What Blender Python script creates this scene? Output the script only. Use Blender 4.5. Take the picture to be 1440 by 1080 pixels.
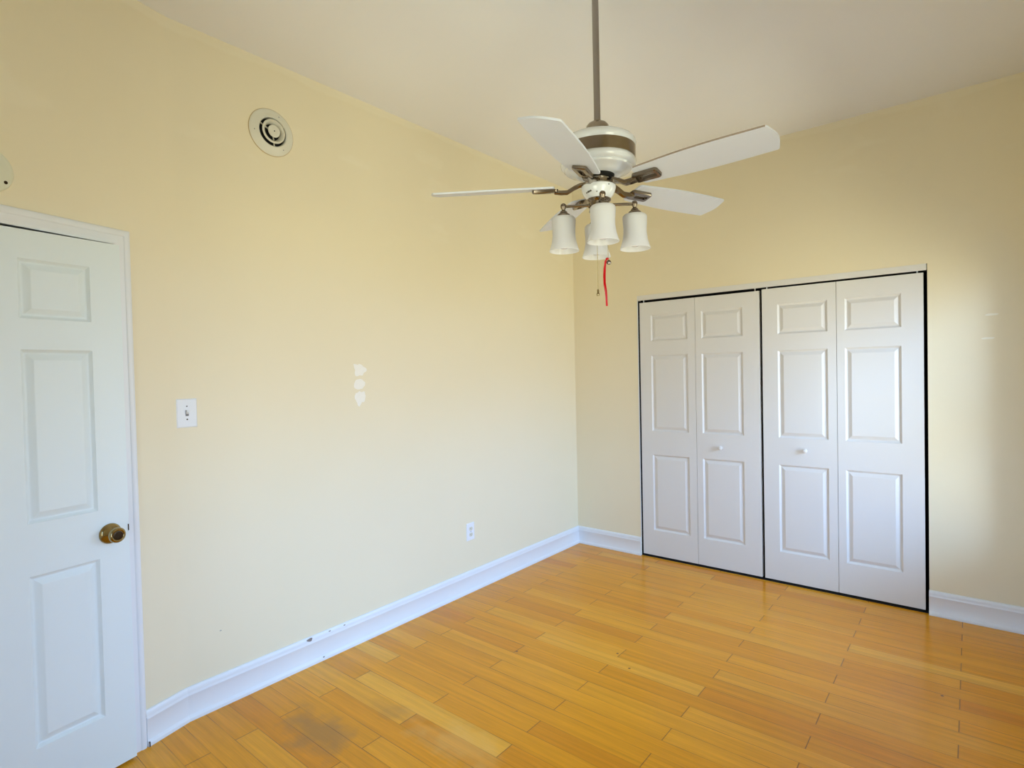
import bpy, bmesh, math, random
from mathutils import Vector, Matrix
random.seed(7)
for o in list(bpy.data.objects):
    bpy.data.objects.remove(o)
S = bpy.context.scene
C = S.collection
PI = math.pi

# ------------------------------------------------------------------ camera
CX, CY, CZ = 2.65502, -4.11052, 1.48566
YAW, PITCH, ROLL, FPX = 0.68624, -0.01969, -0.02173, 788.97
F = Vector((-math.sin(YAW)*math.cos(PITCH), math.cos(YAW)*math.cos(PITCH), math.sin(PITCH)))
R0 = F.cross(Vector((0, 0, 1))).normalized()
U0 = R0.cross(F)
RR = R0*math.cos(ROLL) + U0*math.sin(ROLL)
UU = -R0*math.sin(ROLL) + U0*math.cos(ROLL)
cd = bpy.data.cameras.new('camera')
cd.sensor_width = 36.0
cd.lens = FPX/1440.0*36.0
cd.clip_start = 0.05
cam = bpy.data.objects.new('camera', cd)
C.objects.link(cam)
M = Matrix((RR, UU, -F)).transposed().to_4x4()
M.translation = Vector((CX, CY, CZ))
cam.matrix_world = M
S.camera = cam

# ------------------------------------------------------------------ view
S.view_settings.view_transform = 'Standard'
S.view_settings.look = 'None'
S.view_settings.gamma = 1.0
S.view_settings.use_curve_mapping = False
S.view_settings.exposure = 0.0

# ------------------------------------------------------------------ room numbers
H = 3.038            # ceiling
XR = 2.97            # right wall
YF = -4.75           # wall behind the camera
D = 3.1554           # the left wall bends here
PHI = -0.26389
DD = Vector((-math.sin(PHI), -math.cos(PHI), 0))      # along the door wall
ND = Vector((math.cos(PHI), -math.sin(PHI), 0))       # its normal, into the room
BEND = Vector((0, -D, 0))
SE = (-YF - D)/math.cos(PHI)   # length of the door wall
# windows: (wall, start, end, sill, head); wall 'right' runs along y, 'front' along x
WINS_AND_FILL = [('right', -1.22, -0.20, 0.45, 2.04), ('right', -3.30, -2.50, 0.50, 2.10), ('front', 1.4, 2.4, 0.50, 1.98)]  # front window is an unseen addition, filling light onto the back wall

# ------------------------------------------------------------------ daylight
# the outdoors by height: sunlit ground, hazy horizon, low sky, high sky   (stop in z, linear colour)
ENV = {'ground': (7.2, 7.3, 5.6), 'horizon': (6.5, 8.2, 11.3), 'low': (6.7, 11.2, 18.5), 'high': (3.0, 3.6, 3.6)}
w = bpy.data.worlds.new('daylight'); S.world = w
w.use_nodes = True
nt = w.node_tree; nt.nodes.clear()
tc = nt.nodes.new('ShaderNodeTexCoord')
sx = nt.nodes.new('ShaderNodeSeparateXYZ')
nt.links.new(tc.outputs['Generated'], sx.inputs[0])
cr = nt.nodes.new('ShaderNodeValToRGB')
mr = nt.nodes.new('ShaderNodeMapRange')
mr.inputs['From Min'].default_value = -1; mr.inputs['From Max'].default_value = 1
nt.links.new(sx.outputs['Z'], mr.inputs['Value'])
nt.links.new(mr.outputs[0], cr.inputs[0])
KE = 100.0
els = cr.color_ramp.elements
for i, (z, k_) in enumerate(((-0.10, 'ground'), (-0.02, 'horizon'), (0.12, 'horizon'), (0.20, 'low'), (0.45, 'low'), (0.55, 'high'))):
    q = els[i] if i < 2 else els.new(0.5+z/2)
    q.position = 0.5+z/2
    q.color = tuple(c/KE for c in ENV[k_])+(1,)
bg = nt.nodes.new('ShaderNodeBackground'); bg.inputs['Strength'].default_value = KE
out = nt.nodes.new('ShaderNodeOutputWorld')
nt.links.new(cr.outputs[0], bg.inputs[0]); nt.links.new(bg.outputs[0], out.inputs[0])
w.cycles.sampling_method = 'AUTOMATIC'
for (wl, a, b, z0, z1) in WINS_AND_FILL:
    ld = bpy.data.lights.new('window_portal', 'AREA')
    ld.shape = 'RECTANGLE'; ld.size = b-a; ld.size_y = z1-z0
    ld.cycles.is_portal = True
    lo = bpy.data.objects.new('window_portal', ld); C.objects.link(lo)
    if wl == 'right':
        lo.location = (XR+0.10, (a+b)/2, (z0+z1)/2); lo.rotation_euler = (PI/2, 0, PI/2)
    else:
        lo.location = ((a+b)/2, YF-0.10, (z0+z1)/2); lo.rotation_euler = (PI/2, 0, 0)

# ------------------------------------------------------------------ materials
def newmat(name):
    m = bpy.data.materials.new(name); m.use_nodes = True
    n = m.node_tree.nodes; l = m.node_tree.links
    return m, n, l, n['Principled BSDF']
def plain(name, col, rough=0.5, metal=0.0, var=0.04, scale=6.0, bump=0.0, bscale=80.0, coat=0.0, spec=0.5):
    m, n, l, b = newmat(name)
    t = n.new('ShaderNodeTexCoord'); no = n.new('ShaderNodeTexNoise')
    no.inputs['Scale'].default_value = scale; no.inputs['Detail'].default_value = 3
    l.new(t.outputs['Object'], no.inputs['Vector'])
    mx = n.new('ShaderNodeMix'); mx.data_type = 'RGBA'
    mx.inputs[6].default_value = tuple(c*(1-var) for c in col)+(1,)
    mx.inputs[7].default_value = tuple(min(1, c*(1+var)) for c in col)+(1,)
    l.new(no.outputs['Fac'], mx.inputs[0]); l.new(mx.outputs[2], b.inputs['Base Color'])
    b.inputs['Roughness'].default_value = rough; b.inputs['Metallic'].default_value = metal
    b.inputs['Coat Weight'].default_value = coat
    b.inputs['Specular IOR Level'].default_value = spec
    if bump:
        n2 = n.new('ShaderNodeTexNoise'); n2.inputs['Scale'].default_value = bscale
        l.new(t.outputs['Object'], n2.inputs['Vector'])
        bp = n.new('ShaderNodeBump'); bp.inputs['Strength'].default_value = bump; bp.inputs['Distance'].default_value = 0.002
        l.new(n2.outputs['Fac'], bp.inputs['Height']); l.new(bp.outputs[0], b.inputs['Normal'])
    return m

def wall_material():
    m, n, l, b = newmat('yellow_wall_paint')
    t = n.new('ShaderNodeTexCoord')
    col = (0.84, 0.755, 0.55)
    # roller-sized variation in the paint
    no = n.new('ShaderNodeTexNoise'); no.inputs['Scale'].default_value = 1.6; no.inputs['Detail'].default_value = 4
    l.new(t.outputs['Object'], no.inputs['Vector'])
    mx = n.new('ShaderNodeMix'); mx.data_type = 'RGBA'
    mx.inputs[6].default_value = tuple(c*0.975 for c in col)+(1,)
    mx.inputs[7].default_value = (min(1, col[0]*1.02), min(1, col[1]*1.02), col[2]*1.05, 1)
    l.new(no.outputs['Fac'], mx.inputs[0])
    # lighter touch-up streaks high on the wall
    mp = n.new('ShaderNodeMapping'); mp.inputs['Scale'].default_value = (2.2, 2.2, 5.0)
    l.new(t.outputs['Object'], mp.inputs[0])
    n3 = n.new('ShaderNodeTexNoise'); n3.inputs['Scale'].default_value = 1.0; n3.inputs['Detail'].default_value = 5
    l.new(mp.outputs[0], n3.inputs['Vector'])
    r3 = n.new('ShaderNodeMapRange'); r3.inputs['From Min'].default_value = 0.60; r3.inputs['From Max'].default_value = 0.66
    l.new(n3.outputs['Fac'], r3.inputs['Value'])
    sp = n.new('ShaderNodeSeparateXYZ'); l.new(t.outputs['Object'], sp.inputs[0])
    # cut-in brush line just under the ceiling
    wv = n.new('ShaderNodeTexNoise'); wv.inputs['Scale'].default_value = 3.5; wv.inputs['Detail'].default_value = 3
    l.new(t.outputs['Object'], wv.inputs['Vector'])
    ad = n.new('ShaderNodeMath'); ad.operation = 'MULTIPLY_ADD'; ad.inputs[1].default_value = 0.10; 
    l.new(wv.outputs['Fac'], ad.inputs[0]); l.new(sp.outputs['Z'], ad.inputs[2])
    rz = n.new('ShaderNodeMapRange'); rz.inputs['From Min'].default_value = H+0.05-0.045; rz.inputs['From Max'].default_value = H+0.05-0.03
    l.new(ad.outputs[0], rz.inputs['Value'])
    hz = n.new('ShaderNodeMapRange'); hz.inputs['From Min'].default_value = 2.2; hz.inputs['From Max'].default_value = 2.4
    hz.inputs['To Max'].default_value = 0.30
    l.new(sp.outputs['Z'], hz.inputs['Value'])
    mu = n.new('ShaderNodeMath'); mu.operation = 'MULTIPLY'
    l.new(r3.outputs[0], mu.inputs[0]); l.new(hz.outputs[0], mu.inputs[1])
    m2 = n.new('ShaderNodeMath'); m2.operation = 'MULTIPLY'; m2.inputs[1].default_value = 0.45
    l.new(rz.outputs[0], m2.inputs[0])
    mm = n.new('ShaderNodeMath'); mm.operation = 'MAXIMUM'
    l.new(mu.outputs[0], mm.inputs[0]); l.new(m2.outputs[0], mm.inputs[1])
    mx2 = n.new('ShaderNodeMix'); mx2.data_type = 'RGBA'
    mx2.inputs[7].default_value = (0.89, 0.82, 0.64, 1)
    l.new(mm.outputs[0], mx2.inputs[0]); l.new(mx.outputs[2], mx2.inputs[6])
    l.new(mx2.outputs[2], b.inputs['Base Color'])
    b.inputs['Roughness'].default_value = 0.55; b.inputs['Specular IOR Level'].default_value = 0.35
    n2 = n.new('ShaderNodeTexNoise'); n2.inputs['Scale'].default_value = 120
    l.new(t.outputs['Object'], n2.inputs['Vector'])
    bp = n.new('ShaderNodeBump'); bp.inputs['Strength'].default_value = 0.12; bp.inputs['Distance'].default_value = 0.001
    l.new(n2.outputs['Fac'], bp.inputs['Height']); l.new(bp.outputs[0], b.inputs['Normal'])
    return m

def floor_material():
    m, n, l, b = newmat('bamboo_planks')
    def math_(op, a=None, bb=None, c=None):
        q = n.new('ShaderNodeMath'); q.operation = op
        for i, v in enumerate((a, bb, c)):
            if v is None: continue
            if isinstance(v, (int, float)): q.inputs[i].default_value = v
            else: l.new(v, q.inputs[i])
        return q.outputs[0]
    def mapr(v, a, bb, c=0.0, d=1.0):
        q = n.new('ShaderNodeMapRange'); l.new(v, q.inputs['Value'])
        q.inputs['From Min'].default_value = a; q.inputs['From Max'].default_value = bb
        q.inputs['To Min'].default_value = c; q.inputs['To Max'].default_value = d
        return q.outputs[0]
    def mixc(f, a, bb, mode='MIX'):
        q = n.new('ShaderNodeMix'); q.data_type = 'RGBA'; q.blend_type = mode
        for i, v in ((0, f), (6, a), (7, bb)):
            if isinstance(v, (int, float)): q.inputs[i].default_value = v
            elif isinstance(v, tuple): q.inputs[i].default_value = v+(1,)
            else: l.new(v, q.inputs[i])
        return q.outputs[2]
    t = n.new('ShaderNodeTexCoord'); sp = n.new('ShaderNodeSeparateXYZ')
    l.new(t.outputs['Object'], sp.inputs[0])
    X, Y = sp.outputs['X'], sp.outputs['Y']
    W, L = 0.0960, 0.922
    yr = math_('DIVIDE', math_('ADD', Y, 3.280+30*W), W)     # row coordinate
    row = math_('FLOOR', yr); fy = math_('SUBTRACT', yr, row)
    par = math_('MODULO', row, 2.0)
    xr = math_('DIVIDE', math_('ADD', math_('ADD', X, 10*L-0.305), math_('MULTIPLY', par, -L/2)), L)
    col_ = math_('FLOOR', xr); fx = math_('SUBTRACT', xr, col_)
    cb = n.new('ShaderNodeCombineXYZ'); l.new(row, cb.inputs[0]); l.new(col_, cb.inputs[1])
    wn = n.new('ShaderNodeTexWhiteNoise'); wn.noise_dimensions = '3D'; l.new(cb.outputs[0], wn.inputs['Vector'])
    rnd = wn.outputs['Value']
    ramp = n.new('ShaderNodeValToRGB'); l.new(rnd, ramp.inputs[0])
    es = ramp.color_ramp.elements
    es[0].position = 0.0; es[0].color = (0.69, 0.25, 0.010, 1)
    es[1].position = 1.0; es[1].color = (0.86, 0.44, 0.055, 1)
    for p_, c_ in ((0.18, (0.75, 0.30, 0.010, 1)), (0.6, (0.80, 0.335, 0.014, 1)), (0.85, (0.83, 0.375, 0.026, 1))):
        q = es.new(p_); q.color = c_
    # long bamboo fibres; a fresh offset for every plank
    cv = n.new('ShaderNodeCombineXYZ')
    l.new(math_('ADD', math_('MULTIPLY', X, 2.2), math_('MULTIPLY', rnd, 37.0)), cv.inputs[0])
    l.new(math_('MULTIPLY', Y, 70.0), cv.inputs[1]); l.new(rnd, cv.inputs[2])
    g = n.new('ShaderNodeTexNoise'); g.inputs['Scale'].default_value = 1.0; g.inputs['Detail'].default_value = 5; g.inputs['Roughness'].default_value = 0.65
    l.new(cv.outputs[0], g.inputs['Vector'])
    g2 = n.new('ShaderNodeTexNoise'); g2.inputs['Scale'].default_value = 1.0; g2.inputs['Detail'].default_value = 3
    cv2 = n.new('ShaderNodeCombineXYZ')
    l.new(math_('ADD', math_('MULTIPLY', X, 6.0), math_('MULTIPLY', rnd, 91.0)), cv2.inputs[0])
    l.new(math_('MULTIPLY', Y, 260.0), cv2.inputs[1]); l.new(cv2.outputs[0], g2.inputs['Vector'])
    # laminated strips, about 5 per plank
    cs = n.new('ShaderNodeCombineXYZ')
    l.new(math_('FLOOR', math_('MULTIPLY', fy, 5.0)), cs.inputs[0]); l.new(row, cs.inputs[1]); l.new(col_, cs.inputs[2])
    ws = n.new('ShaderNodeTexWhiteNoise'); ws.noise_dimensions = '3D'; l.new(cs.outputs[0], ws.inputs['Vector'])
    shade = math_('ADD', math_('MULTIPLY', mapr(g.outputs['Fac'], 0.25, 0.75, 0.86, 1.12), mapr(g2.outputs['Fac'], 0.3, 0.7, 0.93, 1.06)), mapr(ws.outputs['Value'], 0, 1, -0.055, 0.055))
    cg = n.new('ShaderNodeCombineColor')
    for i in range(3): l.new(shade, cg.inputs[i])
    c1 = mixc(1.0, ramp.outputs[0], cg.outputs[0], 'MULTIPLY')
    # worn grey-brown patches where the finish has gone
    def blob(x, y, rx, ry, hard=0.3):
        dx = math_('DIVIDE', math_('SUBTRACT', X, x), rx); dy = math_('DIVIDE', math_('SUBTRACT', Y, y), ry)
        d = math_('SQRT', math_('ADD', math_('MULTIPLY', dx, dx), math_('MULTIPLY', dy, dy)))
        bn = n.new('ShaderNodeTexNoise'); bn.inputs['Scale'].default_value = 7.0; bn.inputs['Detail'].default_value = 4
        l.new(t.outputs['Object'], bn.inputs['Vector'])
        d2 = math_('ADD', d, mapr(bn.outputs['Fac'], 0.3, 0.7, -0.45, 0.45))
        return mapr(d2, 1.0, hard, 0.0, 1.0)
    st = math_('MAXIMUM', blob(0.52, -2.86, 0.24, 0.13), math_('MULTIPLY', blob(0.66, -2.58, 0.16, 0.07), 0.5))
    c2 = mixc(math_('MULTIPLY', st, 0.62), c1, (0.34, 0.18, 0.055))
    c2 = mixc(math_('MULTIPLY', blob(1.02, -2.55, 0.26, 0.14), 0.30), c2, (0.84, 0.56, 0.20))
    # nicks
    for x, y in ((0.772, -1.82), (1.21, -1.52), (1.329, -1.617), (2.548, -0.99)):
        dx = math_('SUBTRACT', X, x); dy = math_('SUBTRACT', Y, y)
        d = math_('SQRT', math_('ADD', math_('MULTIPLY', dx, dx), math_('MULTIPLY', dy, dy)))
        c2 = mixc(mapr(d, 0.008, 0.004), c2, (0.16, 0.07, 0.02))
    # joints
    ey = math_('MULTIPLY', math_('MINIMUM', fy, math_('SUBTRACT', 1.0, fy)), W)
    ex = math_('MULTIPLY', math_('MINIMUM', fx, math_('SUBTRACT', 1.0, fx)), L)
    sv = n.new('ShaderNodeTexNoise'); sv.inputs['Scale'].default_value = 3.0; l.new(t.outputs['Object'], sv.inputs['Vector'])
    sy = math_('MULTIPLY', mapr(ey, 0.0019, 0.0006), mapr(sv.outputs['Fac'], 0.38, 0.62, 0.22, 0.95))
    se = math_('MULTIPLY', mapr(ex, 0.0026, 0.0010), 0.85)
    seam = math_('MAXIMUM', sy, se)
    c3 = mixc(seam, c2, (0.20, 0.085, 0.018))
    l.new(c3, b.inputs['Base Color'])
    rr = n.new('ShaderNodeTexNoise'); rr.inputs['Scale'].default_value = 5.0; rr.inputs['Detail'].default_value = 3
    l.new(t.outputs['Object'], rr.inputs['Vector'])
    l.new(mapr(rr.outputs['Fac'], 0.3, 0.7, 0.17, 0.27), b.inputs['Roughness'])
    b.inputs['Specular IOR Level'].default_value = 0.30
    bp = n.new('ShaderNodeBump'); bp.inputs['Strength'].default_value = 0.35; bp.inputs['Distance'].default_value = 0.001
    tilt = mapr(rnd, 0, 1, -0.3, 0.3)
    l.new(math_('SUBTRACT', math_('MULTIPLY', tilt, fy), seam), bp.inputs['Height'])
    l.new(bp.outputs[0], b.inputs['Normal'])
    return m

MW = wall_material()
MF = floor_material()
MC = plain('ceiling_paint', (0.88, 0.88, 0.91), 0.8, var=0.02, scale=1.5, bump=0.1)
MT = plain('white_trim_paint', (0.80, 0.82, 0.85), 0.35, var=0.015, scale=3)
MD = plain('white_door_paint', (0.78, 0.85, 0.86), 0.38, var=0.012, scale=3, bump=0.06, bscale=60)
MCD = plain('white_closet_door_paint', (0.75, 0.735, 0.72), 0.38, var=0.012, scale=3)
MDK = plain('unlit_interior_black', (0.02, 0.018, 0.016), 0.9)  # near-black base colour stands in for shade inside closet and hall
MBK = plain('black_parts_and_gap_shade', (0.006, 0.006, 0.006), 0.9)  # black of real parts, also paints the shade in closet gaps
MPL = plain('white_plastic', (0.82, 0.84, 0.88), 0.3, var=0.01)
MGR = plain('grey_screw_and_slot_shade', (0.18, 0.17, 0.17), 0.6)  # grey of the screws, also paints the shade in the toggle slot
MVT = plain('off_white_vent_metal', (0.74, 0.72, 0.62), 0.38, var=0.04, scale=12)
MDS = plain('aged_cream_plastic', (0.72, 0.72, 0.58), 0.4, var=0.02)
MNI = plain('brushed_nickel', (0.36, 0.31, 0.245), 0.14, 1.0, var=0.08, scale=30)
MND = plain('dark_nickel', (0.26, 0.215, 0.165), 0.20, 1.0, var=0.08, scale=30)
MROD = plain('satin_nickel_rod', (0.36, 0.33, 0.31), 0.40, 1.0, var=0.05)
MFW = plain('white_fan_enamel', (0.84, 0.87, 0.91), 0.16, var=0.01, coat=0.4)
MBL = plain('white_fan_blade', (0.70, 0.74, 0.83), 0.42, var=0.015, scale=10)
MBE = plain('shaded_blade_edge', (0.36, 0.29, 0.24), 0.6)  # grey-brown that paints shade along one blade edge
MBR = plain('antique_brass', (0.36, 0.29, 0.15), 0.16, 1.0, var=0.1, scale=40)
MBD = plain('dark_brass_and_gap_shade', (0.045, 0.03, 0.018), 0.35, 1.0)  # dark metal parts, also the painted shade of the casing gap
MRED = plain('red_satin_ribbon', (0.58, 0.004, 0.008), 0.35, var=0.12, scale=40)
MVT2 = plain('scuffed_paint', (0.45, 0.42, 0.36), 0.7)
MFI = plain('white_wall_filler', (0.92, 0.89, 0.82), 0.8, var=0.03, scale=60)
MCK = plain('old_tan_caulk', (0.55, 0.43, 0.24), 0.7)
MMK = plain('pale_wall_mark', (0.90, 0.86, 0.74), 0.6)
MCH = plain('chipped_wood', (0.26, 0.22, 0.20), 0.8, var=0.3, scale=90)
MFB = plain('worn_dark_specks', (0.10, 0.09, 0.07), 0.6)
MWH = plain('white_lamp', (0.8, 0.8, 0.88), 0.25)
def glass_shade():
    m, n, l, b = newmat('frosted_opal_glass')
    b.inputs['Base Color'].default_value = (0.94, 0.94, 0.94, 1)
    b.inputs['Roughness'].default_value = 0.22
    tr = n.new('ShaderNodeBsdfTranslucent'); tr.inputs['Color'].default_value = (0.96, 0.96, 0.96, 1)
    no = n.new('ShaderNodeTexNoise'); no.inputs['Scale'].default_value = 18
    rg = n.new('ShaderNodeMapRange'); rg.inputs['To Min'].default_value = 0.42; rg.inputs['To Max'].default_value = 0.52
    l.new(no.outputs['Fac'], rg.inputs['Value'])
    mx = n.new('ShaderNodeMixShader'); l.new(rg.outputs[0], mx.inputs[0])
    l.new(b.outputs[0], mx.inputs[1]); l.new(tr.outputs[0], mx.inputs[2])
    l.new(mx.outputs[0], n['Material Output'].inputs['Surface'])
    return m
MGS = glass_shade()
def pane_mat():
    m, n, l, b = newmat('window_glass')
    t = n.new('ShaderNodeBsdfTransparent'); g = n.new('ShaderNodeBsdfGlossy'); g.inputs['Roughness'].default_value = 0.02
    f = n.new('ShaderNodeFresnel'); f.inputs['IOR'].default_value = 1.3
    mx = n.new('ShaderNodeMixShader'); l.new(f.outputs[0], mx.inputs[0]); l.new(t.outputs[0], mx.inputs[1]); l.new(g.outputs[0], mx.inputs[2])
    l.new(mx.outputs[0], n['Material Output'].inputs['Surface'])
    return m
MGL = pane_mat()

# ------------------------------------------------------------------ helpers
def obj(name, bm, mat, parent=None, smooth=False, label=None, loc=None, rotz=None, mats=None):
    bmesh.ops.remove_doubles(bm, verts=bm.verts, dist=1e-5)
    bmesh.ops.recalc_face_normals(bm, faces=bm.faces)
    me = bpy.data.meshes.new(name); bm.to_mesh(me); bm.free()
    for m in (mats or [mat]): me.materials.append(m)
    if smooth:
        for p in me.polygons: p.use_smooth = True
        me.set_sharp_from_angle(angle=math.radians(38))
    o = bpy.data.objects.new(name, me); C.objects.link(o)
    if parent: o.parent = parent
    if label: o['label'] = label
    if loc is not None: o.location = loc
    if rotz is not None: o.rotation_euler = (0, 0, rotz)
    return o
def struct(o, label=None):
    o['kind'] = 'structure'
    if label: o['label'] = label
    return o
def thing(name, label, cat, loc, group=None, rotz=0):
    o = bpy.data.objects.new(name, None); C.objects.link(o); o.empty_display_size = 0.05
    o.location = loc; o.rotation_euler = (0, 0, rotz)
    o['label'] = label; o['category'] = cat
    if group: o['group'] = group
    return o
def box(bm, x0, x1, y0, y1, z0, z1, M=None):
    v = [bm.verts.new(Vector(p)) for p in ((x0,y0,z0),(x1,y0,z0),(x1,y1,z0),(x0,y1,z0),(x0,y0,z1),(x1,y0,z1),(x1,y1,z1),(x0,y1,z1))]
    for f in ((0,3,2,1),(4,5,6,7),(0,1,5,4),(1,2,6,5),(2,3,7,6),(3,0,4,7)):
        bm.faces.new([v[i] for i in f])
    if M is not None:
        for q in v: q.co = M @ q.co
    return v
def boxes(*bs):
    bm = bmesh.new()
    for b in bs: box(bm, *b)
    return bm
def lathe(bm, prof, n=48, M=None, cap0=True, cap1=True):
    rings = []
    for r, z in prof:
        if r < 1e-6:
            rings.append([bm.verts.new((0, 0, z))])
        else:
            rings.append([bm.verts.new((r*math.cos(2*PI*i/n), r*math.sin(2*PI*i/n), z)) for i in range(n)])
    for a, b in zip(rings, rings[1:]):
        for i in range(n):
            j = (i+1) % n
            if len(a) == 1 and len(b) == 1: continue
            if len(a) == 1: bm.faces.new((a[0], b[j], b[i]))
            elif len(b) == 1: bm.faces.new((a[i], a[j], b[0]))
            else: bm.faces.new((a[i], a[j], b[j], b[i]))
    if cap0 and len(rings[0]) > 1: bm.faces.new(list(reversed(rings[0])))
    if cap1 and len(rings[-1]) > 1: bm.faces.new(rings[-1])
    if M is not None:
        for rg in rings:
            for v in rg: v.co = M @ v.co
def tube(bm, pts, r, n=12, rs=None):
    pts = [Vector(p) for p in pts]; rings = []
    up = None
    for i, p in enumerate(pts):
        d = (pts[min(i+1, len(pts)-1)] - pts[max(i-1, 0)]).normalized()
        if up is None:
            up = Vector((0, 0, 1)) if abs(d.z) < 0.9 else Vector((1, 0, 0))
        a = d.cross(up).normalized(); bb = a.cross(d); up = bb
        rad = rs[i] if rs else r
        rings.append([bm.verts.new(p + a*rad*math.cos(2*PI*k/n) + bb*rad*math.sin(2*PI*k/n)) for k in range(n)])
    for a, b in zip(rings, rings[1:]):
        for i in range(n):
            j = (i+1) % n; bm.faces.new((a[i], a[j], b[j], b[i]))
    bm.faces.new(list(reversed(rings[0]))); bm.faces.new(rings[-1])
def prism(bm, poly, z0, z1, M=None):
    a = [bm.verts.new((x, y, z0)) for x, y in poly]; b = [bm.verts.new((x, y, z1)) for x, y in poly]
    n = len(poly)
    for i in range(n):
        j = (i+1) % n; bm.faces.new((a[i], a[j], b[j], b[i]))
    bm.faces.new(list(reversed(a))); bm.faces.new(b)
    if M is not None:
        for v in a+b: v.co = M @ v.co
def profile_run(bm, prof, A, B, out, cutA=None, cutB=None):
    """prof: (offset from wall, height) closed polygon swept from A to B; out = unit vector off the wall.
    cutA/cutB: mitre slope, shift along the run per unit of offset"""
    A = Vector(A); B = Vector(B); d = (B-A).normalized(); out = Vector(out)
    a = [bm.verts.new(A + out*o + Vector((0, 0, h)) + d*(o*(cutA or 0))) for o, h in prof]
    b = [bm.verts.new(B + out*o + Vector((0, 0, h)) + d*(o*(cutB or 0))) for o, h in prof]
    n = len(prof)
    for i in range(n):
        j = (i+1) % n; bm.faces.new((a[i], a[j], b[j], b[i]))
    bm.faces.new(list(reversed(a))); bm.faces.new(b)

# ------------------------------------------------------------------ shell
T = 0.14
# closet opening in the back wall
OX0, OX1, OZ = 0.600, 2.457, 2.076
bm = bmesh.new()
box(bm, -T, OX0, 0, T, 0, H+T); box(bm, OX1, XR+T, 0, T, 0, H+T); box(bm, OX0, OX1, 0, T, OZ, H+T)
wall_back = struct(obj('wall_back', bm, MW))
BL = 0.03            # the plaster eases round the bend
A0 = Vector((0, -D+BL, 0)); A1 = BEND + DD*BL
arc_ = []
for k in range(13):
    u = k/12
    arc_.append(A0*(1-u)**2 + BEND*2*u*(1-u) + A1*u*u)
bm = bmesh.new()
poly = [(0, 0)] + [(p.x, p.y) for p in arc_] + [((A1-ND*T).x, (A1-ND*T).y), (-T, -D+BL), (-T, 0)]
prism(bm, poly, 0, H+T)
wall_left = struct(obj('wall_left', bm, MW, smooth=True))
# short wall with the entrance door, turned 15 degrees into the room.  local x = along, y = into the room
ANG = math.atan2(DD.y, DD.x)
DS0, DS1, DZ = 0.2415, 1.010, 2.030
bm = bmesh.new()
box(bm, BL, DS0, -T, 0, 0, H+T); box(bm, DS1, SE+0.2, -T, 0, 0, H+T); box(bm, DS0, DS1, -T, 0, DZ, H+T)
wall_door = struct(obj('wall_entrance', bm, MW, loc=BEND, rotz=ANG))
def wall_with_windows(name, axis, lo, hi, ws, pos):
    bm = bmesh.new(); ws = sorted(ws)
    def bx(a, b, z0, z1):
        if axis == 'y': box(bm, pos, pos+T, a, b, z0, z1)
        else: box(bm, a, b, pos-T, pos, z0, z1)
    c = lo
    for a, b, z0, z1 in ws:
        bx(c, a, 0, H+T); bx(a, b, 0, z0); bx(a, b, z1, H+T); c = b
    bx(c, hi, 0, H+T)
    return struct(obj(name, bm, MW))
wall_with_windows('wall_right', 'y', YF-T, 0, [w_[1:] for w_ in WINS_AND_FILL if w_[0] == 'right'], XR)
xs_ = BEND.x + DD.x*SE
wall_with_windows('wall_front', 'x', xs_, XR, [w_[1:] for w_ in WINS_AND_FILL if w_[0] == 'front'], YF)
bm = bmesh.new(); box(bm, -T, XR+T, YF-T, 1.0, -0.10, 0)
struct(obj('floor', bm, MF))
bm = bmesh.new(); box(bm, 0, XR, YF, 0, H, H+0.10)
struct(obj('ceiling', bm, MC))
# closet box behind the folding doors
bm = bmesh.new()
box(bm, OX0-0.3, OX1+0.3, 0.78, 0.84, 0, 2.5); box(bm, OX0-0.34, OX0-0.3, T, 0.84, 0, 2.5); box(bm, OX1+0.3, OX1+0.34, T, 0.84, 0, 2.5)
box(bm, OX0-0.34, OX1+0.34, T, 0.84, 2.5, 2.54)
struct(obj('wall_closet', bm, MDK))
bm = bmesh.new(); box(bm, OX0, OX1, 0.004, 0.78, 0.0, 0.0045)  # flat black sheet puts the shade under the doors into colour
struct(obj('trim_1', bm, MBK), 'black sheet painting the shade under and behind the folding doors')

# windows, the front one an added fill
for i, (wl, a, b, z0, z1) in enumerate(WINS_AND_FILL):
    def B_(bm, u0, u1, d0, d1, zz0, zz1):
        if wl == 'right': box(bm, XR+d0, XR+d1, u0, u1, zz0, zz1)
        else: box(bm, u0, u1, YF-d1, YF-d0, zz0, zz1)
    bm = bmesh.new()
    for u0, u1, zz0, zz1 in ((a, a+.05, z0, z1), (b-.05, b, z0, z1), (a+.05, b-.05, z0, z0+.05), (a+.05, b-.05, z1-.05, z1), (a+.05, b-.05, (z0+z1)/2-.02, (z0+z1)/2+.02)):
        B_(bm, u0, u1, 0.05, 0.09, zz0, zz1)
    wn_ = struct(obj('window_%d' % (i+1), bm, MT))
    bm = bmesh.new(); B_(bm, a+.05, b-.05, 0.068, 0.072, z0+.05, z1-.05); obj('pane', bm, MGL, wn_)
    bm = bmesh.new(); B_(bm, a-.06, b+.06, -0.05, 0.0, z0-.03, z0); obj('window_sill', bm, MT, wn_)
    bm = bmesh.new()
    B_(bm, a-.07, a, -0.018, 0, z0, z1+.07); B_(bm, b, b+.07, -0.018, 0, z0, z1+.07); B_(bm, a, b, -0.018, 0, z1, z1+.07)
    obj('window_casing', bm, MT, wn_)

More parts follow.
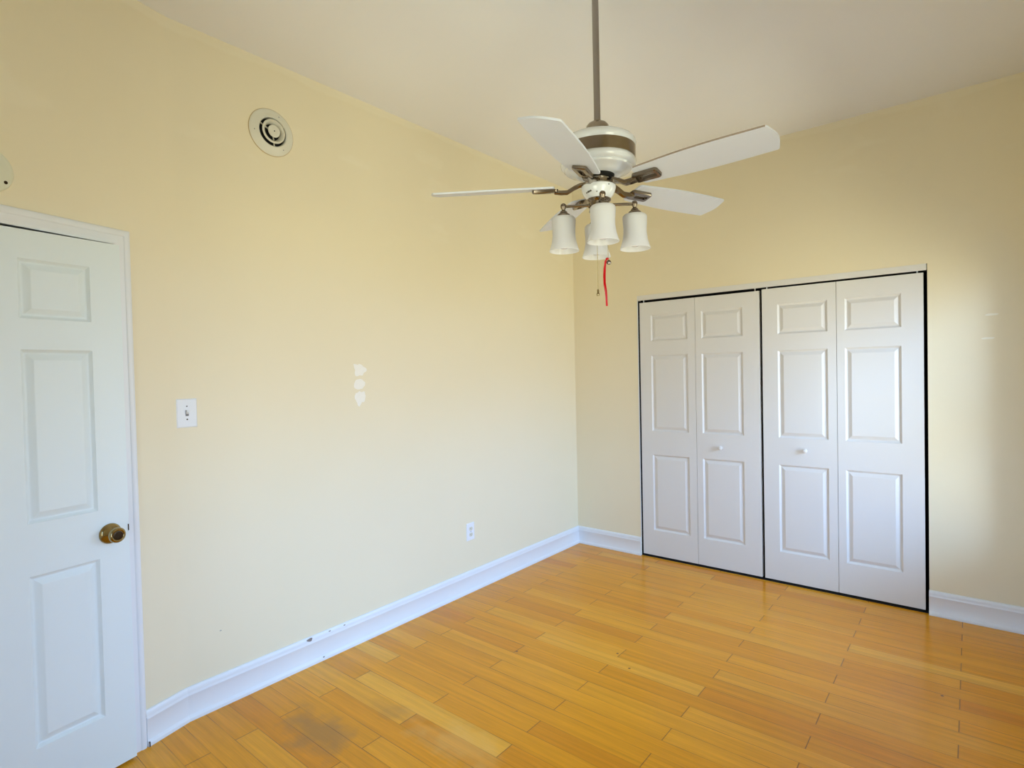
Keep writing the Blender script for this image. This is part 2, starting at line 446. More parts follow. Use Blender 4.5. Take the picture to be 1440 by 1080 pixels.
# ------------------------------------------------------------------ baseboards
HB = 0.145
BP = [(0, 0), (.022, 0), (.0225, .010), (.020, .019), (.0145, .024), (.0135, .026), (.0135, .108), (.0150, .110), (.0150, .113), (.0115, .119), (.0120, .123),
      (.0112, .131), (.0100, .138), (.0070, .1425), (.004, HB), (0, HB)]
bm = bmesh.new(); profile_run(bm, BP, (0, -D, 0), (0, 0, 0), (1, 0, 0), cutA=math.tan(-PHI/2)*1.0, cutB=-1.0)
bb = struct(obj('baseboard_left', bm, MT, smooth=True))
# paint chips on its top edge
def chip(y, z, sy, sz, par, x=0.0118, name='paint_chip'):
    bm = bmesh.new(); rnd = random.Random(int(abs(y)*1000))
    n = 11; poly = []
    for k in range(n):
        a = 2*PI*k/n; q = rnd.uniform(0.65, 1.1)
        poly.append((sy*q*math.cos(a), sz*q*math.sin(a)))
    Mx = Matrix.Translation((x, y, z)) @ Matrix(((0, 0, 1, 0), (1, 0, 0, 0), (0, 1, 0, 0), (0, 0, 0, 1)))
    prism(bm, poly, -0.001, 0.0012, Mx)
    return obj(name, bm, MCH, par)
chip(-2.572, 0.133, 0.020, 0.010, bb, 0.0110)
chip(-2.455, 0.136, 0.007, 0.003, bb, 0.0105)
chip(-2.365, 0.135, 0.006, 0.003, bb, 0.0107)
chip(-2.50, 0.018, 0.006, 0.004, bb, 0.0205)
# short run turning with the wall up to the door casing
bm = bmesh.new()
profile_run(bm, BP, (0.0015, 0, 0), (0.181, 0, 0), (0, 1, 0), cutA=math.tan(PHI/2)*-1.0*-1.0, cutB=0)
struct(obj('baseboard_entrance', bm, MT, smooth=True, loc=BEND, rotz=ANG))
bm = bmesh.new(); profile_run(bm, BP, (0, 0, 0), (OX0-.002, 0, 0), (0, -1, 0), cutA=1.0, cutB=0)
struct(obj('baseboard_back', bm, MT, smooth=True))
bm = bmesh.new(); profile_run(bm, BP, (OX1-.002, 0, 0), (XR, 0, 0), (0, -1, 0), cutA=0, cutB=-1.0)
struct(obj('baseboard_closet', bm, MT, smooth=True))
bm = bmesh.new(); profile_run(bm, BP, (XR, YF, 0), (XR, 0, 0), (-1, 0, 0), cutA=1.0, cutB=-1.0)
struct(obj('baseboard_right', bm, MT, smooth=True))
bm = bmesh.new(); profile_run(bm, BP, (xs_+.03, YF, 0), (XR, YF, 0), (0, 1, 0), cutA=0, cutB=-1.0)
struct(obj('baseboard_front', bm, MT, smooth=True))

# filler patches and small marks on the left wall
def splat(name, y, z, sy, sz, seed, par, mat, spikes=()):
    rnd = random.Random(seed); n = 26; poly = []
    for k in range(n):
        a = 2*PI*k/n; q = rnd.uniform(0.86, 1.08)
        for (aa, g, wd) in spikes:
            dd = abs((a-aa+PI) % (2*PI)-PI)
            q += g*max(0, 1-dd/wd)
        poly.append((sy*q*math.cos(a), sz*q*math.sin(a)))
    bm = bmesh.new()
    prism(bm, poly, -0.001, 0.0007, Matrix.Translation((0.0, y, z)) @ Matrix(((0, 0, 1, 0), (1, 0, 0, 0), (0, 1, 0, 0), (0, 0, 0, 1))))
    return obj(name, bm, mat, par)
splat('filler_patch', -2.215, 1.520, .034, .034, 1, wall_left, MFI, ((0.0, .55, .5), (2.4, .55, .5), (3.9, .35, .4)))
splat('filler_patch', -2.220, 1.440, .036, .031, 2, wall_left, MFI, ((0.5, .2, .5),))
splat('filler_patch', -2.215, 1.368, .038, .034, 3, wall_left, MFI, ((4.5, .75, .35), (0.9, .25, .3)))
splat('wall_mark', -3.005, 0.34, .005, .0025, 4, wall_left, MVT2)

for x, z in ((2.745, 1.753), (2.728, 1.622)):  # two small pale marks on the back wall
    bm = bmesh.new()
    prism(bm, [(-.030, -.003), (-.018, -.006), (.020, -.005), (.031, .001), (.022, .005), (-.012, .006), (-.026, .002)], -.001, .0007, Matrix.Translation((x, 0, z)) @ Matrix.Rotation(PI/2, 4, 'X'))
    obj('pale_mark', bm, MMK, wall_back)

# ------------------------------------------------------------------ panelled door slabs
def slab(w, h, t, panels, face=-1):
    """front face at y=0 looking along face*y, body behind; panels = (x0,x1,z0,z1)"""
    bm = bmesh.new()
    xs = sorted({0, w} | {p[0] for p in panels} | {p[1] for p in panels})
    zs = sorted({0, h} | {p[2] for p in panels} | {p[3] for p in panels})
    s = -face
    def V(x, d, z): return bm.verts.new((x, s*d, z))
    def quad(*c): bm.faces.new([V(*q) for q in c])
    for x0, x1 in zip(xs, xs[1:]):
        for z0, z1 in zip(zs, zs[1:]):
            pn = [p for p in panels if p[0] <= x0+1e-6 and p[1] >= x1-1e-6 and p[2] <= z0+1e-6 and p[3] >= z1-1e-6]
            if not pn:
                quad((x0, 0, z0), (x1, 0, z0), (x1, 0, z1), (x0, 0, z1))
    for (x0, x1, z0, z1) in panels:
        rings = [(0, 0), (.0015, .0020), (.0095, .0098), (.0130, .0108), (.0165, .0100), (.034, .0020), (.037, .0012)]
        for (i0, d0), (i1, d1) in zip(rings, rings[1:]):
            a = [(x0+i0, d0, z0+i0), (x1-i0, d0, z0+i0), (x1-i0, d0, z1-i0), (x0+i0, d0, z1-i0)]
            b = [(x0+i1, d1, z0+i1), (x1-i1, d1, z0+i1), (x1-i1, d1, z1-i1), (x0+i1, d1, z1-i1)]
            for k in range(4):
                quad(a[k], a[(k+1) % 4], b[(k+1) % 4], b[k])
        i, d = rings[-1]
        quad((x0+i, d, z0+i), (x1-i, d, z0+i), (x1-i, d, z1-i), (x0+i, d, z1-i))
    # sides and back
    quad((0, t, 0), (w, t, 0), (w, t, h), (0, t, h))
    for z in (0, h):
        for x0, x1 in zip(xs, xs[1:]): quad((x0, 0, z), (x1, 0, z), (x1, t, z), (x0, t, z))
    for x in (0, w):
        for z0, z1 in zip(zs, zs[1:]): quad((x, 0, z0), (x, 0, z1), (x, t, z1), (x, t, z0))
    bmesh.ops.remove_doubles(bm, verts=bm.verts, dist=1e-5)
    bmesh.ops.dissolve_degenerate(bm, edges=bm.edges, dist=1e-6)
    return bm

# closet: four leaves, two folding pairs
zb = 0.016
LV = [(0.6105, 1.0575, 0.704, 1.001), (1.0600, 1.5150, 1.105, 1.402), (1.5330, 1.9840, 1.632, 1.934), (1.9865, 2.4380, 2.031, 2.329)]
PZ = [(0.216, 0.818), (1.003, 1.600), (1.711, 1.916)]
names = [('door_2', 'left folding pair of white panelled closet doors'), ('door_3', 'right folding pair of white panelled closet doors')]
for pi_, (nm, lb) in enumerate(names):
    root = struct(thing(nm, lb, 'door', (LV[pi_*2][0], 0.01, 0)))
    del root['category']
    for k in (0, 1):
        x0, x1, p0, p1 = LV[pi_*2+k]
        top = 2.019 if pi_ == 0 else 2.026
        bm = slab(x1-x0, top-zb, 0.034, [(p0-x0, p1-x0, a-zb, b-zb) for a, b in PZ])
        lf = obj('door_leaf', bm, MCD, root, loc=(x0-LV[pi_*2][0], 0, zb))
        if pi_*2+k in (1, 2):
            kx = 1.240 if pi_ == 0 else 1.797
            kz = 0.905 if pi_ == 0 else 0.925
            bm = bmesh.new()
            # turned round knob, axis towards the room (-y)
            Mx = Matrix.Translation((kx-x0, 0.0, kz-zb)) @ Matrix.Rotation(PI/2, 4, 'X')
            lathe(bm, [(.0, -.002), (.011, -.002), (.011, .001), (.0075, .004), (.0065, .010), (.009, .015), (.0145, .019), (.0165, .024), (.0155, .029), (.010, .033), (0, .0345)], 32, Mx)
            obj('knob', bm, MCD, lf, smooth=True)
    # pivot pins at the track
    for px_ in ((LV[pi_*2][0]+.03, LV[pi_*2+1][1]-.03)):
        bm = bmesh.new()
        lathe(bm, [(.004, 2.012), (.004, 2.042)], 12, Matrix.Translation((px_-LV[pi_*2][0], 0.016, 0)))
        obj('pivot_pin', bm, MPL, root)
# track valance under the head of the opening
bm = bmesh.new()
box(bm, OX0, OX1-.004, -0.002, 0.012, 2.038, OZ)
box(bm, OX0, OX1-.004, 0.012, 0.05, 2.052, OZ)
struct(obj('trim_2', bm, MCD), 'white track cover along the top of the closet opening')
bm = bmesh.new()
box(bm, OX0, OX1, 0.05, 0.09, 2.036, 2.052)
struct(obj('trim_3', bm, MBK), 'black folding door track above the closet doors')
# thin white edge bead on the left jamb, black strips that paint the shade in the gaps
bm = bmesh.new()
box(bm, OX0-.004, OX0+.001, -0.002, 0.002, HB, OZ)
struct(obj('trim_4', bm, MT), 'thin white edge bead down the left side of the closet opening')
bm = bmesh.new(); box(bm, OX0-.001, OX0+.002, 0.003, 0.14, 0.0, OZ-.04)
struct(obj('trim_8', bm, MBK), 'black strip painting the shade in the left closet gap')
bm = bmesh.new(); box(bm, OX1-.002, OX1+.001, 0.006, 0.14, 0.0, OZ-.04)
struct(obj('trim_5', bm, MBK), 'black strip painting the shade in the right closet gap')

# ------------------------------------------------------------------ entrance door and casing (frame of the door wall)
# local x runs away from the bend, +y into the room
C0, C1, CZT = 0.181, DS0, 2.082
prof = [(0, 0), (0, .010), (.006, .0165), (.014, .018), (.022, .0165), (.026, .0125), (.034, .0120), (.044, .0100), (.050, .0105), (.056, .0085), (.0605, .006), (.0605, 0)]
# (distance from the outer edge, thickness)
bm = bmesh.new()
def casing_ring(xo, zo, sx):   # outer point mitred
    return [bm.verts.new((xo+sx*a, b, zo-a)) for a, b in prof]
E1 = DS1+0.0605
bl = [bm.verts.new((C0+a, b, 0)) for a, b in prof]
tl = casing_ring(C0, CZT, 1)
tr = casing_ring(E1, CZT, -1)
br = [bm.verts.new((E1-a, b, 0)) for a, b in prof]
for A_, B_2 in ((bl, tl), (tl, tr), (tr, br)):
    for i in range(len(prof)-1):
        bm.faces.new((A_[i], A_[i+1], B_2[i+1], B_2[i]))
    bm.faces.new((A_[-1], A_[0], B_2[0], B_2[-1]))
bm.faces.new(bl); bm.faces.new(br)
struct(obj('trim_6', bm, MT, smooth=True, loc=BEND, rotz=ANG), 'white moulded casing around the entrance door')
# jamb liner
bm = bmesh.new()
box(bm, DS0-.0, DS0+.002, -T, 0.0, 0, DZ); box(bm, DS1-.002, DS1, -T, 0, 0, DZ); box(bm, DS0, DS1, -T, 0, DZ-.002, DZ)
struct(obj('trim_7', bm, MT, loc=BEND, rotz=ANG), 'white jamb lining the entrance door opening')
bm = bmesh.new(); box(bm, DS0-.1, DS1+.1, -T-.05, -T-.01, 0, DZ+.1)
struct(obj('wall_hall', bm, MDK, loc=BEND, rotz=ANG))
OFF, DAJ = 0.0453, 0.09905
E0 = BEND + DD*0.244 + ND*OFF
dw, dh = 0.750, 2.000
PZ2 = [(0.225-.012, 0.822-.012), (1.003-.012, 1.602-.012), (1.708-.012, 1.913-.012)]
bm = slab(dw, dh, 0.035, [(x0, x1, a, b) for a, b in PZ2 for x0, x1 in ((.103, .316), (.434, .647))], face=1)
a2 = PHI+DAJ
AN2 = math.atan2(-math.cos(a2), -math.sin(a2))
door1 = struct(obj('door_1', bm, MD, loc=(E0.x, E0.y, 0.012), rotz=AN2), 'white six panel entrance door standing slightly ajar')
# knob: axis along +y local
KM = Matrix.Translation((0.066, 0.0, 0.909-.012)) @ Matrix.Rotation(-PI/2, 4, 'X')
bm = bmesh.new()
lathe(bm, [(0, -.001), (.037, -.001), (.0385, .003), (.036, .008), (.028, .013), (.019, .017), (.0135, .020), (.0125, .030), (.018, .036), (.0255, .041), (.0285, .048), (.0285, .055), (.026, .060), (.0215, .0625), (.019, .0615), (.0175, .0600), (0, .0600)], 48, KM)
kn = obj('door_knob', bm, MBR, door1, smooth=True, label='round antique brass door knob')
bm = bmesh.new(); lathe(bm, [(0, .0595), (.0165, .0595), (.0165, .0612), (.0130, .0620), (.0120, .0612), (0, .0612)], 32, KM)
box(bm, -.0015, .0015, -.007, .007, .0605, .0622, KM)
obj('keyhole', bm, MBD, kn, smooth=True)
bm = bmesh.new(); box(bm, -.001, .0015, -.027, -.004, .875, .935); box(bm, .0, .004, -.0015, .0008, .893, .918)
obj('latch_plate', bm, MBD, door1)
# dark block painting the shade of a gap beside the base of the casing
bm = bmesh.new(); prism(bm, [(.1725, .0), (.1800, .0), (.1800, .023), (.1760, .0232)], 0, .020)
obj('gap_shade', bm, MBD, wall_door)

# ------------------------------------------------------------------ round air vent, high on the left wall
VX = Matrix(((0, 0, 1, 0), (1, 0, 0, 0), (0, 1, 0, 0), (0, 0, 0, 1)))     # local z -> +x (off the wall)
vent = thing('air_vent', 'round cream air vent with dark ring slots, high on the left wall', 'vent', (0, -2.692, 2.690))
bm = bmesh.new()
lathe(bm, [(.066, -.001), (.110, -.001), (.112, .003), (.109, .006), (.098, .008), (.082, .016), (.073, .020), (.068, .016), (.066, .004), (.066, -.001)], 64, VX, False, False)
obj('outer_ring', bm, MVT, vent, smooth=True)
bm = bmesh.new()
lathe(bm, [(.108, .0002), (.1145, .0002), (.1135, .0028), (.110, .0034)], 64, VX, False, False)
obj('caulk_bead', bm, MCK, vent, smooth=True)
bm = bmesh.new()
lathe(bm, [(.038, .004), (.044, .022), (.051, .029), (.0575, .025), (.056, .020), (.050, .022), (.043, .010), (.040, .002), (.038, .004)], 64, VX, False, False)
obj('middle_ring', bm, MVT, vent, smooth=True)
bm = bmesh.new()
lathe(bm, [(0, .014), (.022, .016), (.030, .026), (.0295, .029), (.018, .031), (0, .031)], 48, VX)
obj('centre_disc', bm, MVT, vent, smooth=True)
bm = bmesh.new(); lathe(bm, [(0, .0305), (.003, .0305), (.003, .0320), (0, .0320)], 16, VX)
obj('centre_screw', bm, MBK, vent)
bm = bmesh.new(); lathe(bm, [(0, .0003), (.069, .0003), (.069, .0015), (0, .0015)], 48, VX)
obj('dark_throat', bm, MBK, vent)
for k in range(3):
    a = PI/2 + PI + 2*PI*k/3 + 0.1
    bm = bmesh.new(); box(bm, .020, .068, -.0016, .0016, .008, .016, VX @ Matrix.Rotation(a, 4, 'Z'))
    obj('spoke', bm, MVT, vent)
    a2_ = a + 0.55
    bm = bmesh.new(); lathe(bm, [(0, .006), (.0032, .006), (.0026, .0125), (0, .0132)], 12, VX @ Matrix.Translation((.090*math.cos(a2_), .090*math.sin(a2_), 0)))
    obj('screw', bm, MGR, vent)

# ------------------------------------------------------------------ light switch
def plate(bm, w2, h2, t):
    n = [(-w2, -h2), (w2, -h2), (w2, h2), (-w2, h2)]
    i = .004
    a = [bm.verts.new(VX @ Vector((x, y, 0))) for x, y in n]
    b = [bm.verts.new(VX @ Vector((x, y, t*.45))) for x, y in n]
    c = [bm.verts.new(VX @ Vector((x-math.copysign(i, x), y-math.copysign(i, y), t))) for x, y in n]
    for p, q in ((a, b), (b, c)):
        for k in range(4): bm.faces.new((p[k], p[(k+1) % 4], q[(k+1) % 4], q[k]))
    bm.faces.new(c); bm.faces.new(list(reversed(a)))
sw = thing('light_switch', 'white single toggle light switch on the left wall near the door', 'light switch', (0, -3.118, 1.341))
bm = bmesh.new(); plate(bm, .0415, .0625, .006); obj('switch_plate', bm, MPL, sw)
bm = bmesh.new(); box(bm, -.0065, .0065, -.0125, .0125, .0055, .0064, VX); obj('toggle_slot', bm, MGR, sw)
bm = bmesh.new(); box(bm, -.0045, .0045, -.006, .006, 0, .016, VX @ Matrix.Translation((0, .001, .005)) @ Matrix.Rotation(-.55, 4, 'X')); obj('toggle', bm, MPL, sw)
for z, mt in ((.030, MGR), (-.027, MBD)):
    bm = bmesh.new(); lathe(bm, [(0, .0055), (.0034, .0055), (.0028, .0072), (0, .0076)], 16, VX @ Matrix.Translation((0, z, 0))); obj('screw', bm, mt, sw)

# ------------------------------------------------------------------ power outlet
ou = thing('power_outlet', 'white duplex power outlet low on the left wall', 'power outlet', (0, -1.354, .409))
bm = bmesh.new(); plate(bm, .0375, .0590, .006); obj('outlet_plate', bm, MPL, ou)
for z in (.020, -.020):
    bm = bmesh.new()
    poly = [(.0165*math.cos(a), max(-.0125, min(.0125, .0165*math.sin(a)))) for a in [2*PI*k/28 for k in range(28)]]
    prism(bm, poly, .005, .0082, VX @ Matrix.Translation((0, z, 0)))
    s_ = obj('socket', bm, MVT, ou)
    bm = bmesh.new()
    for x, h_ in ((-.0062, .0042), (.0062, .0034)): box(bm, x-.001, x+.001, -h_+.002, h_+.002, .0078, .0085, VX @ Matrix.Translation((0, z, 0)))
    lathe(bm, [(0, .0078), (.0022, .0078), (.0022, .0085), (0, .0085)], 12, VX @ Matrix.Translation((0, z-.0075, 0)))
    obj('slot', bm, MBK, s_)
bm = bmesh.new(); lathe(bm, [(0, .0055), (.003, .0055), (.0024, .0072), (0, .0076)], 16, VX); obj('screw', bm, MGR, ou)

# ------------------------------------------------------------------ round plate cut by the left frame edge
pc = BEND + DD*0.632 + ND*0.0
NX = Matrix(((DD.x, 0, ND.x, 0), (DD.y, 0, ND.y, 0), (0, 1, 0, 0), (0, 0, 0, 1)))
cv = thing('wall_cover_plate', 'round pale cream cover with a small dark hole, on the wall above the entrance door', 'cover plate', (pc.x, pc.y, 2.188))
bm = bmesh.new(); lathe(bm, [(0, 0), (.072, 0), (.074, .004), (.0735, .016), (.069, .022), (.055, .026), (0, .0275)], 56, NX)
obj('cover', bm, MDS, cv, smooth=True)
bm = bmesh.new(); lathe(bm, [(0, .018), (.0055, .018), (.0055, .0262), (0, .0262)], 16, NX @ Matrix.Translation((-.046, -.034, 0)))
obj('dark_hole', bm, MBD, cv)

# ------------------------------------------------------------------ ceiling fan
FX, FY, FZ = 1.547, -2.206, 2.194
fan = thing('ceiling_fan', 'white five blade ceiling fan with brushed nickel trim hanging on a long rod', 'ceiling fan', (FX, FY, FZ))
def fl(name, prof, mat, parent=fan, n=64, smooth=True, M=None, **k):
    bm = bmesh.new(); lathe(bm, [(r, z-FZ) for r, z in prof], n, M, **k)
    return obj(name, bm, mat, parent, smooth=smooth)
fl('canopy', [(0, H), (.068, H), (.068, H-.012), (.060, H-.035), (.035, H-.060), (.018, H-.066), (0, H-.066)], MNI)
fl('downrod', [(.0125, 2.44), (.0125, H-.06)], MROD, n=32)
fl('rod_coupling', [(0, 2.382), (.044, 2.382), (.0445, 2.414), (.0425, 2.426), (.036, 2.434), (.024, 2.438), (.0165, 2.439), (.0165, 2.446), (.0, 2.446)], MNI)
fl('motor_housing', [(0, 2.384), (.050, 2.384), (.090, 2.382), (.118, 2.377), (.134, 2.369), (.143, 2.358), (.145, 2.350), (.143, 2.342), (.1385, 2.335), (.1385, 2.290), (.143, 2.286), (.1445, 2.280), (.143, 2.273),
                     (.137, 2.266), (.127, 2.263), (.1285, 2.260), (.126, 2.255), (.117, 2.251), (.110, 2.251), (.094, 2.241), (.080, 2.236), (.0, 2.236)], MFW)
fl('nickel_band', [(.1385, 2.291), (.1420, 2.291), (.1425, 2.335), (.1385, 2.335)], MNI, cap0=False, cap1=False)
fl('vent_collar', [(0, 2.238), (.062, 2.238), (.060, 2.229), (.048, 2.226), (0, 2.226)], MBK)
fl('flywheel', [(0, 2.229), (.047, 2.229), (.049, 2.206), (.056, 2.200), (.066, 2.198), (.066, 2.194), (0, 2.194)], MNI)
swh = fl('switch_housing', [(0, 2.200), (.062, 2.200), (.066, 2.196), (.066, 2.186), (.062, 2.172), (.054, 2.158), (.045, 2.148), (.042, 2.144), (0, 2.144)], MFW)
# worn spots on the housing
for az, z, s in ((-1.75, 2.165, .0045), (-1.66, 2.166, .0035), (-1.56, 2.167, .004), (-1.9, 2.163, .003), (-.42, 2.186, .003), (-1.15, 2.160, .0025)):
    r = .0585 if z < 2.18 else .0655
    bm = bmesh.new(); bmesh.ops.create_icosphere(bm, subdivisions=1, radius=s)
    for v in bm.verts: v.co = Matrix.Translation((r*math.cos(az), r*math.sin(az), z-FZ)) @ v.co
    obj('worn_spot', bm, MFB, swh)
fl('light_fitter', [(0, 2.150), (.030, 2.150), (.046, 2.146), (.047, 2.141), (.038, 2.134), (.036, 2.110), (.038, 2.100), (.030, 2.094), (.012, 2.090), (.008, 2.083), (0, 2.080)], MND)

# blades: one shape, five copies
PH, PT = -1.304, 0.23
RA = 0.205
def blade_outline():
    """x along the blade, y across (+y = raised edge), rounded corners and slightly bowed sides"""
    pts = []
    def arc(cx_, cy_, r, a0, a1, n=5):
        for k in range(n+1):
            a = a0+(a1-a0)*k/n; pts.append((cx_+r*math.cos(a), cy_+r*math.sin(a)))
    w0, w1 = .056, .068
    arc(RA-.035+.012, -w0+.014, .014, PI, 1.5*PI)
    for k in range(1, 9):
        u = k/9; pts.append((RA-.02+u*(.435), -(w0+(w1-w0)*u + .010*math.sin(PI*u))))
    arc(.640-.010, -w1+.010, .010, 1.5*PI, 2*PI-.3)
    for k in range(1, 8):
        u = k/8; yy = -w1+.012+(2*w1-.024)*u; pts.append((.640+.014*math.sin(PI*u)*1.0, yy))
    arc(.640-.010, w1-.010, .010, .3, PI/2)
    for k in range(1, 9):
        u = 1-k/9; pts.append((RA-.02+u*(.435), (w0+(w1-w0)*u + .010*math.sin(PI*u))))
    arc(RA-.035+.012, w0-.014, .014, PI/2, PI)
    return pts
def make_blade():
    bm = bmesh.new(); prism(bm, blade_outline(), 0, .0065)
    b = obj('blade', bm, MBL, fan, mats=[MBL, MBE])
    # blade iron: neck from the hub, then an open U plate under the blade
    bm = bmesh.new()
    path = [(.045, 0, .016), (.070, 0, .014), (.095, 0, .004), (.120, 0, -.010), (.145, 0, -.010), (.170, 0, -.006)]
    wd = [.030, .028, .024, .021, .022, .030]
    prev = None
    rings = []
    for (x, y, z), w_ in zip(path, wd):
        rings.append([bm.verts.new((x, sy*w_/2, z+dz)) for sy, dz in ((-1, -.006), (-.6, -.013), (.6, -.013), (1, -.006), (1, .004), (-1, .004))])
    for a, b2 in zip(rings, rings[1:]):
        for i in range(6): bm.faces.new((a[i], a[(i+1) % 6], b2[(i+1) % 6], b2[i]))
    bm.faces.new(list(reversed(rings[0]))); bm.faces.new(rings[-1])
    # U frame (rounded rectangle with a slot)
    def rr(x0, x1, h, r, n=5):
        o = []
        for cx_, cy_, a0 in ((x0+r, -h+r, PI), (x1-r, -h+r, 1.5*PI), (x1-r, h-r, 0), (x0+r, h-r, PI/2)):
            for k in range(n+1):
                a = a0+PI/2*k/n; o.append((cx_+r*math.cos(a), cy_+r*math.sin(a)))
        return o
    O = rr(.155, .256, .027, .011); I = rr(.182, .245, .0100, .006)
    zt, zb_ = -.0005, -.013
    vo = [[bm.verts.new((x, y, z)) for x, y in O] for z in (zt, zb_+.003)]
    vo2 = [bm.verts.new((x+(.0025 if x < .2 else -.0025), y-math.copysign(.0025, y), zb_)) for x, y in O]
    vi = [[bm.verts.new((x, y, z)) for x, y in I] for z in (zt, zb_)]
    n = len(O)
    for i in range(n):
        j = (i+1) % n
        bm.faces.new((vo[0][i], vo[0][j], vo[1][j], vo[1][i]))
        bm.faces.new((vo[1][i], vo[1][j], vo2[j], vo2[i]))
        bm.faces.new((vo2[i], vo2[j], vi[1][j], vi[1][i]))
        bm.faces.new((vi[1][i], vi[1][j], vi[0][j], vi[0][i]))
        bm.faces.new((vo[0][i], vo[0][j], vi[0][j], vi[0][i]))
    ir = obj('blade_iron', bm, MND, b, smooth=True)
    return b, ir
b0, i0 = make_blade()
for k in range(5):
    th = PH - k*2*PI/5
    # +y of the blade must point along tt = -( -sin, cos )
    m_ = Matrix.Rotation(th, 4, 'Z') @ Matrix.Rotation(-PT, 4, 'X') @ Matrix.Scale(1, 4)
    if k == 0: b, ir = b0, i0
    else:
        b = b0.copy(); C.objects.link(b); b.parent = fan
        ir = i0.copy(); C.objects.link(ir); ir.parent = b
    b.matrix_local = m_
    if k == 4:      # shade painted grey-brown along this blade's raised long edge
        b.data = b.data.copy()
        for p in b.data.polygons:
            if abs(p.normal.z) < 0.5 and p.normal.y < -0.9: p.material_index = 1
# y flipped outline: raised edge is -y in this frame, so the shaded edge goes there too

# four lamp arms, sockets and bell shades
AE = math.atan2(-1.905, 1.108) + 0.10
AR = 0.136
def make_lamp():
    M0 = Matrix.Identity(4)
    bm = bmesh.new(); tube(bm, [(.030, 0, 2.124-FZ), (.070, 0, 2.1245-FZ), (AR, 0, 2.1245-FZ)], .0055, 14)
    tube(bm, [(.034, 0, 2.124-FZ), (.040, 0, 2.124-FZ)], .009, 14)
    arm = obj('lamp_arm', bm, MNI, fan, smooth=True)
    bm = bmesh.new()
    MA = Matrix.Translation((AR, 0, 2.1245-FZ))
    lathe(bm, [(0, .0125), (.006, .011), (.0105, .0065), (.012, 0), (.0105, -.0065), (.007, -.011), (.007, -.015), (.011, -.018), (.014, -.021), (.0150, -.025), (.0235, -.031), (.0265, -.037), (.0270, -.043), (0, -.043)], 32, MA)
    cup = obj('socket_cup', bm, MND, arm, smooth=True)
    bm = bmesh.new()
    z0 = -.041
    prof = [(.0, z0), (.026, z0), (.040, z0-.001), (.0450, z0-.006), (.0465, z0-.013), (.0455, z0-.030), (.0440, z0-.050), (.0440, z0-.070), (.0475, z0-.096), (.0530, z0-.116), (.0580, z0-.130),
            (.0575, z0-.1315), (.0555, z0-.131), (.0505, z0-.116), (.0450, z0-.096), (.0415, z0-.070), (.0415, z0-.050), (.0430, z0-.030), (.0435, z0-.013), (.040, z0-.005), (.0, z0-.003)]
    lathe(bm, prof, 48, MA)
    sh = obj('lamp_shade', bm, MGS, arm, smooth=True)
    bm = bmesh.new()
    lathe(bm, [(0, z0-.003), (.014, z0-.003), (.014, z0-.030), (.012, z0-.040), (.022, z0-.062), (.029, z0-.080), (.030, z0-.095), (.024, z0-.113), (.012, z0-.121), (0, z0-.123)], 24, MA)
    bu = obj('light_bulb', bm, MWH, arm, smooth=True)
    return arm, [cup, sh, bu]
a0, kids = make_lamp()
for k in range(4):
    if k == 0: a = a0
    else:
        a = a0.copy(); C.objects.link(a); a.parent = fan
        for c in kids:
            q = c.copy(); C.objects.link(q); q.parent = a
    a.rotation_euler = (0, 0, AE + k*PI/2)

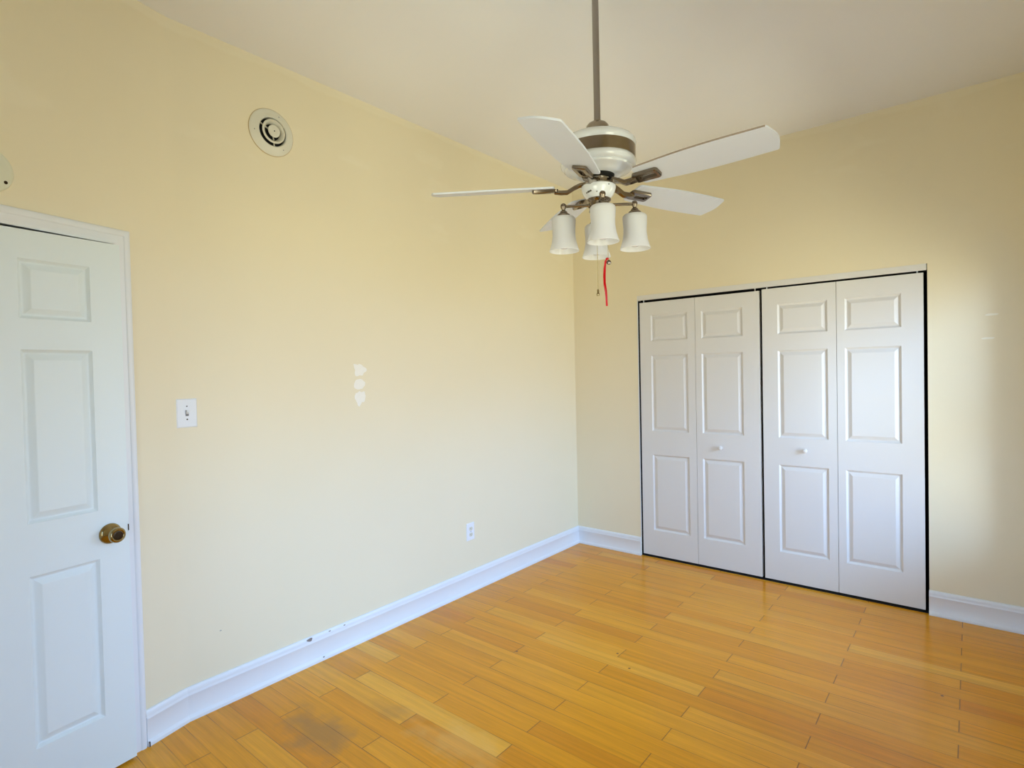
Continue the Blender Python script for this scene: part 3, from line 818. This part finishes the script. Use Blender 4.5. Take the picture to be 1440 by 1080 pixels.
# pull chains: right vector of the view at the fan is (.864,.503)
def chain(dx, fwd, ztop, zbot, name):
    x, y = dx*.864 + fwd*.503, dx*.503 - fwd*.864
    bm = bmesh.new()
    z = ztop
    tube(bm, [(x, y, ztop-FZ), (x, y, zbot-FZ)], .0008, 6)
    k = 0
    while z > zbot:
        bmesh.ops.create_icosphere(bm, subdivisions=1, radius=.0016, matrix=Matrix.Translation((x, y, z-FZ))); z -= .0042
    return obj(name, bm, MBR, fan), x, y
c1, x, y = chain(-.0090, -.012, 2.095, 1.802, 'pull_chain')
bm = bmesh.new(); lathe(bm, [(0, .026), (.003, .025), (.0045, .018), (.0035, .013), (.0055, .009), (.0058, .003), (.004, 0), (0, 0)], 20, Matrix.Translation((x, y, 1.778-FZ)))
obj('chain_fob', bm, MBR, c1, smooth=True)
c2, x, y = chain(.032, -.018, 2.105, 1.912, 'pull_chain')
bm = bmesh.new(); lathe(bm, [(0, .020), (.004, .0185), (.0085, .014), (.0095, .009), (.0075, .003), (0, 0)], 20, Matrix.Translation((x+.002, y+.001, 1.897-FZ)))
obj('chain_ball', bm, MND, c2, smooth=True)
# red ribbon tied on the chain
rb = thing('red_ribbon', 'narrow red ribbon tied to the pull chain under the fan lights', 'ribbon', (FX+x, FY+y, 1.918))
def ribbon_strip(bm, pts, w_, t_=.0006):
    rings = []
    for (u, z, tw) in pts:
        c_ = Vector((u*.864, u*.503, z))
        dv = Vector((.864*math.cos(tw)+.503*math.sin(tw), .503*math.cos(tw)-.864*math.sin(tw), 0))
        nn = Vector((-dv.y, dv.x, 0))
        rings.append([bm.verts.new(c_+dv*sx_*w_/2+nn*sy_*t_) for sx_, sy_ in ((-1, -1), (1, -1), (1, 1), (-1, 1))])
    for a, b2 in zip(rings, rings[1:]):
        for i in range(4): bm.faces.new((a[i], a[(i+1) % 4], b2[(i+1) % 4], b2[i]))
    bm.faces.new(list(reversed(rings[0]))); bm.faces.new(rings[-1])
bm = bmesh.new()
ribbon_strip(bm, [(-.002, .004, .1), (-.010, -.004, .3), (-.013, -.030, .2), (-.014, -.060, .5), (-.0135, -.090, .9), (-.010, -.120, .6), (-.009, -.150, .3), (-.008, -.180, .1)], .0078)
ribbon_strip(bm, [(-.004, .002, -.4), (-.011, -.006, -.5), (-.016, -.035, -.8), (-.0185, -.065, -1.1), (-.017, -.095, -.8), (-.012, -.125, -.4), (-.010, -.150, -.2), (-.009, -.172, 0)], .0062)
obj('ribbon_tail', bm, MRED, rb)
bm = bmesh.new()
bmesh.ops.create_icosphere(bm, subdivisions=2, radius=.0062, matrix=Matrix.Translation((-.003, -.002, .003)) @ Matrix.Diagonal((1.1, 1, .8, 1)))
obj('ribbon_knot', bm, MRED, rb, smooth=True)
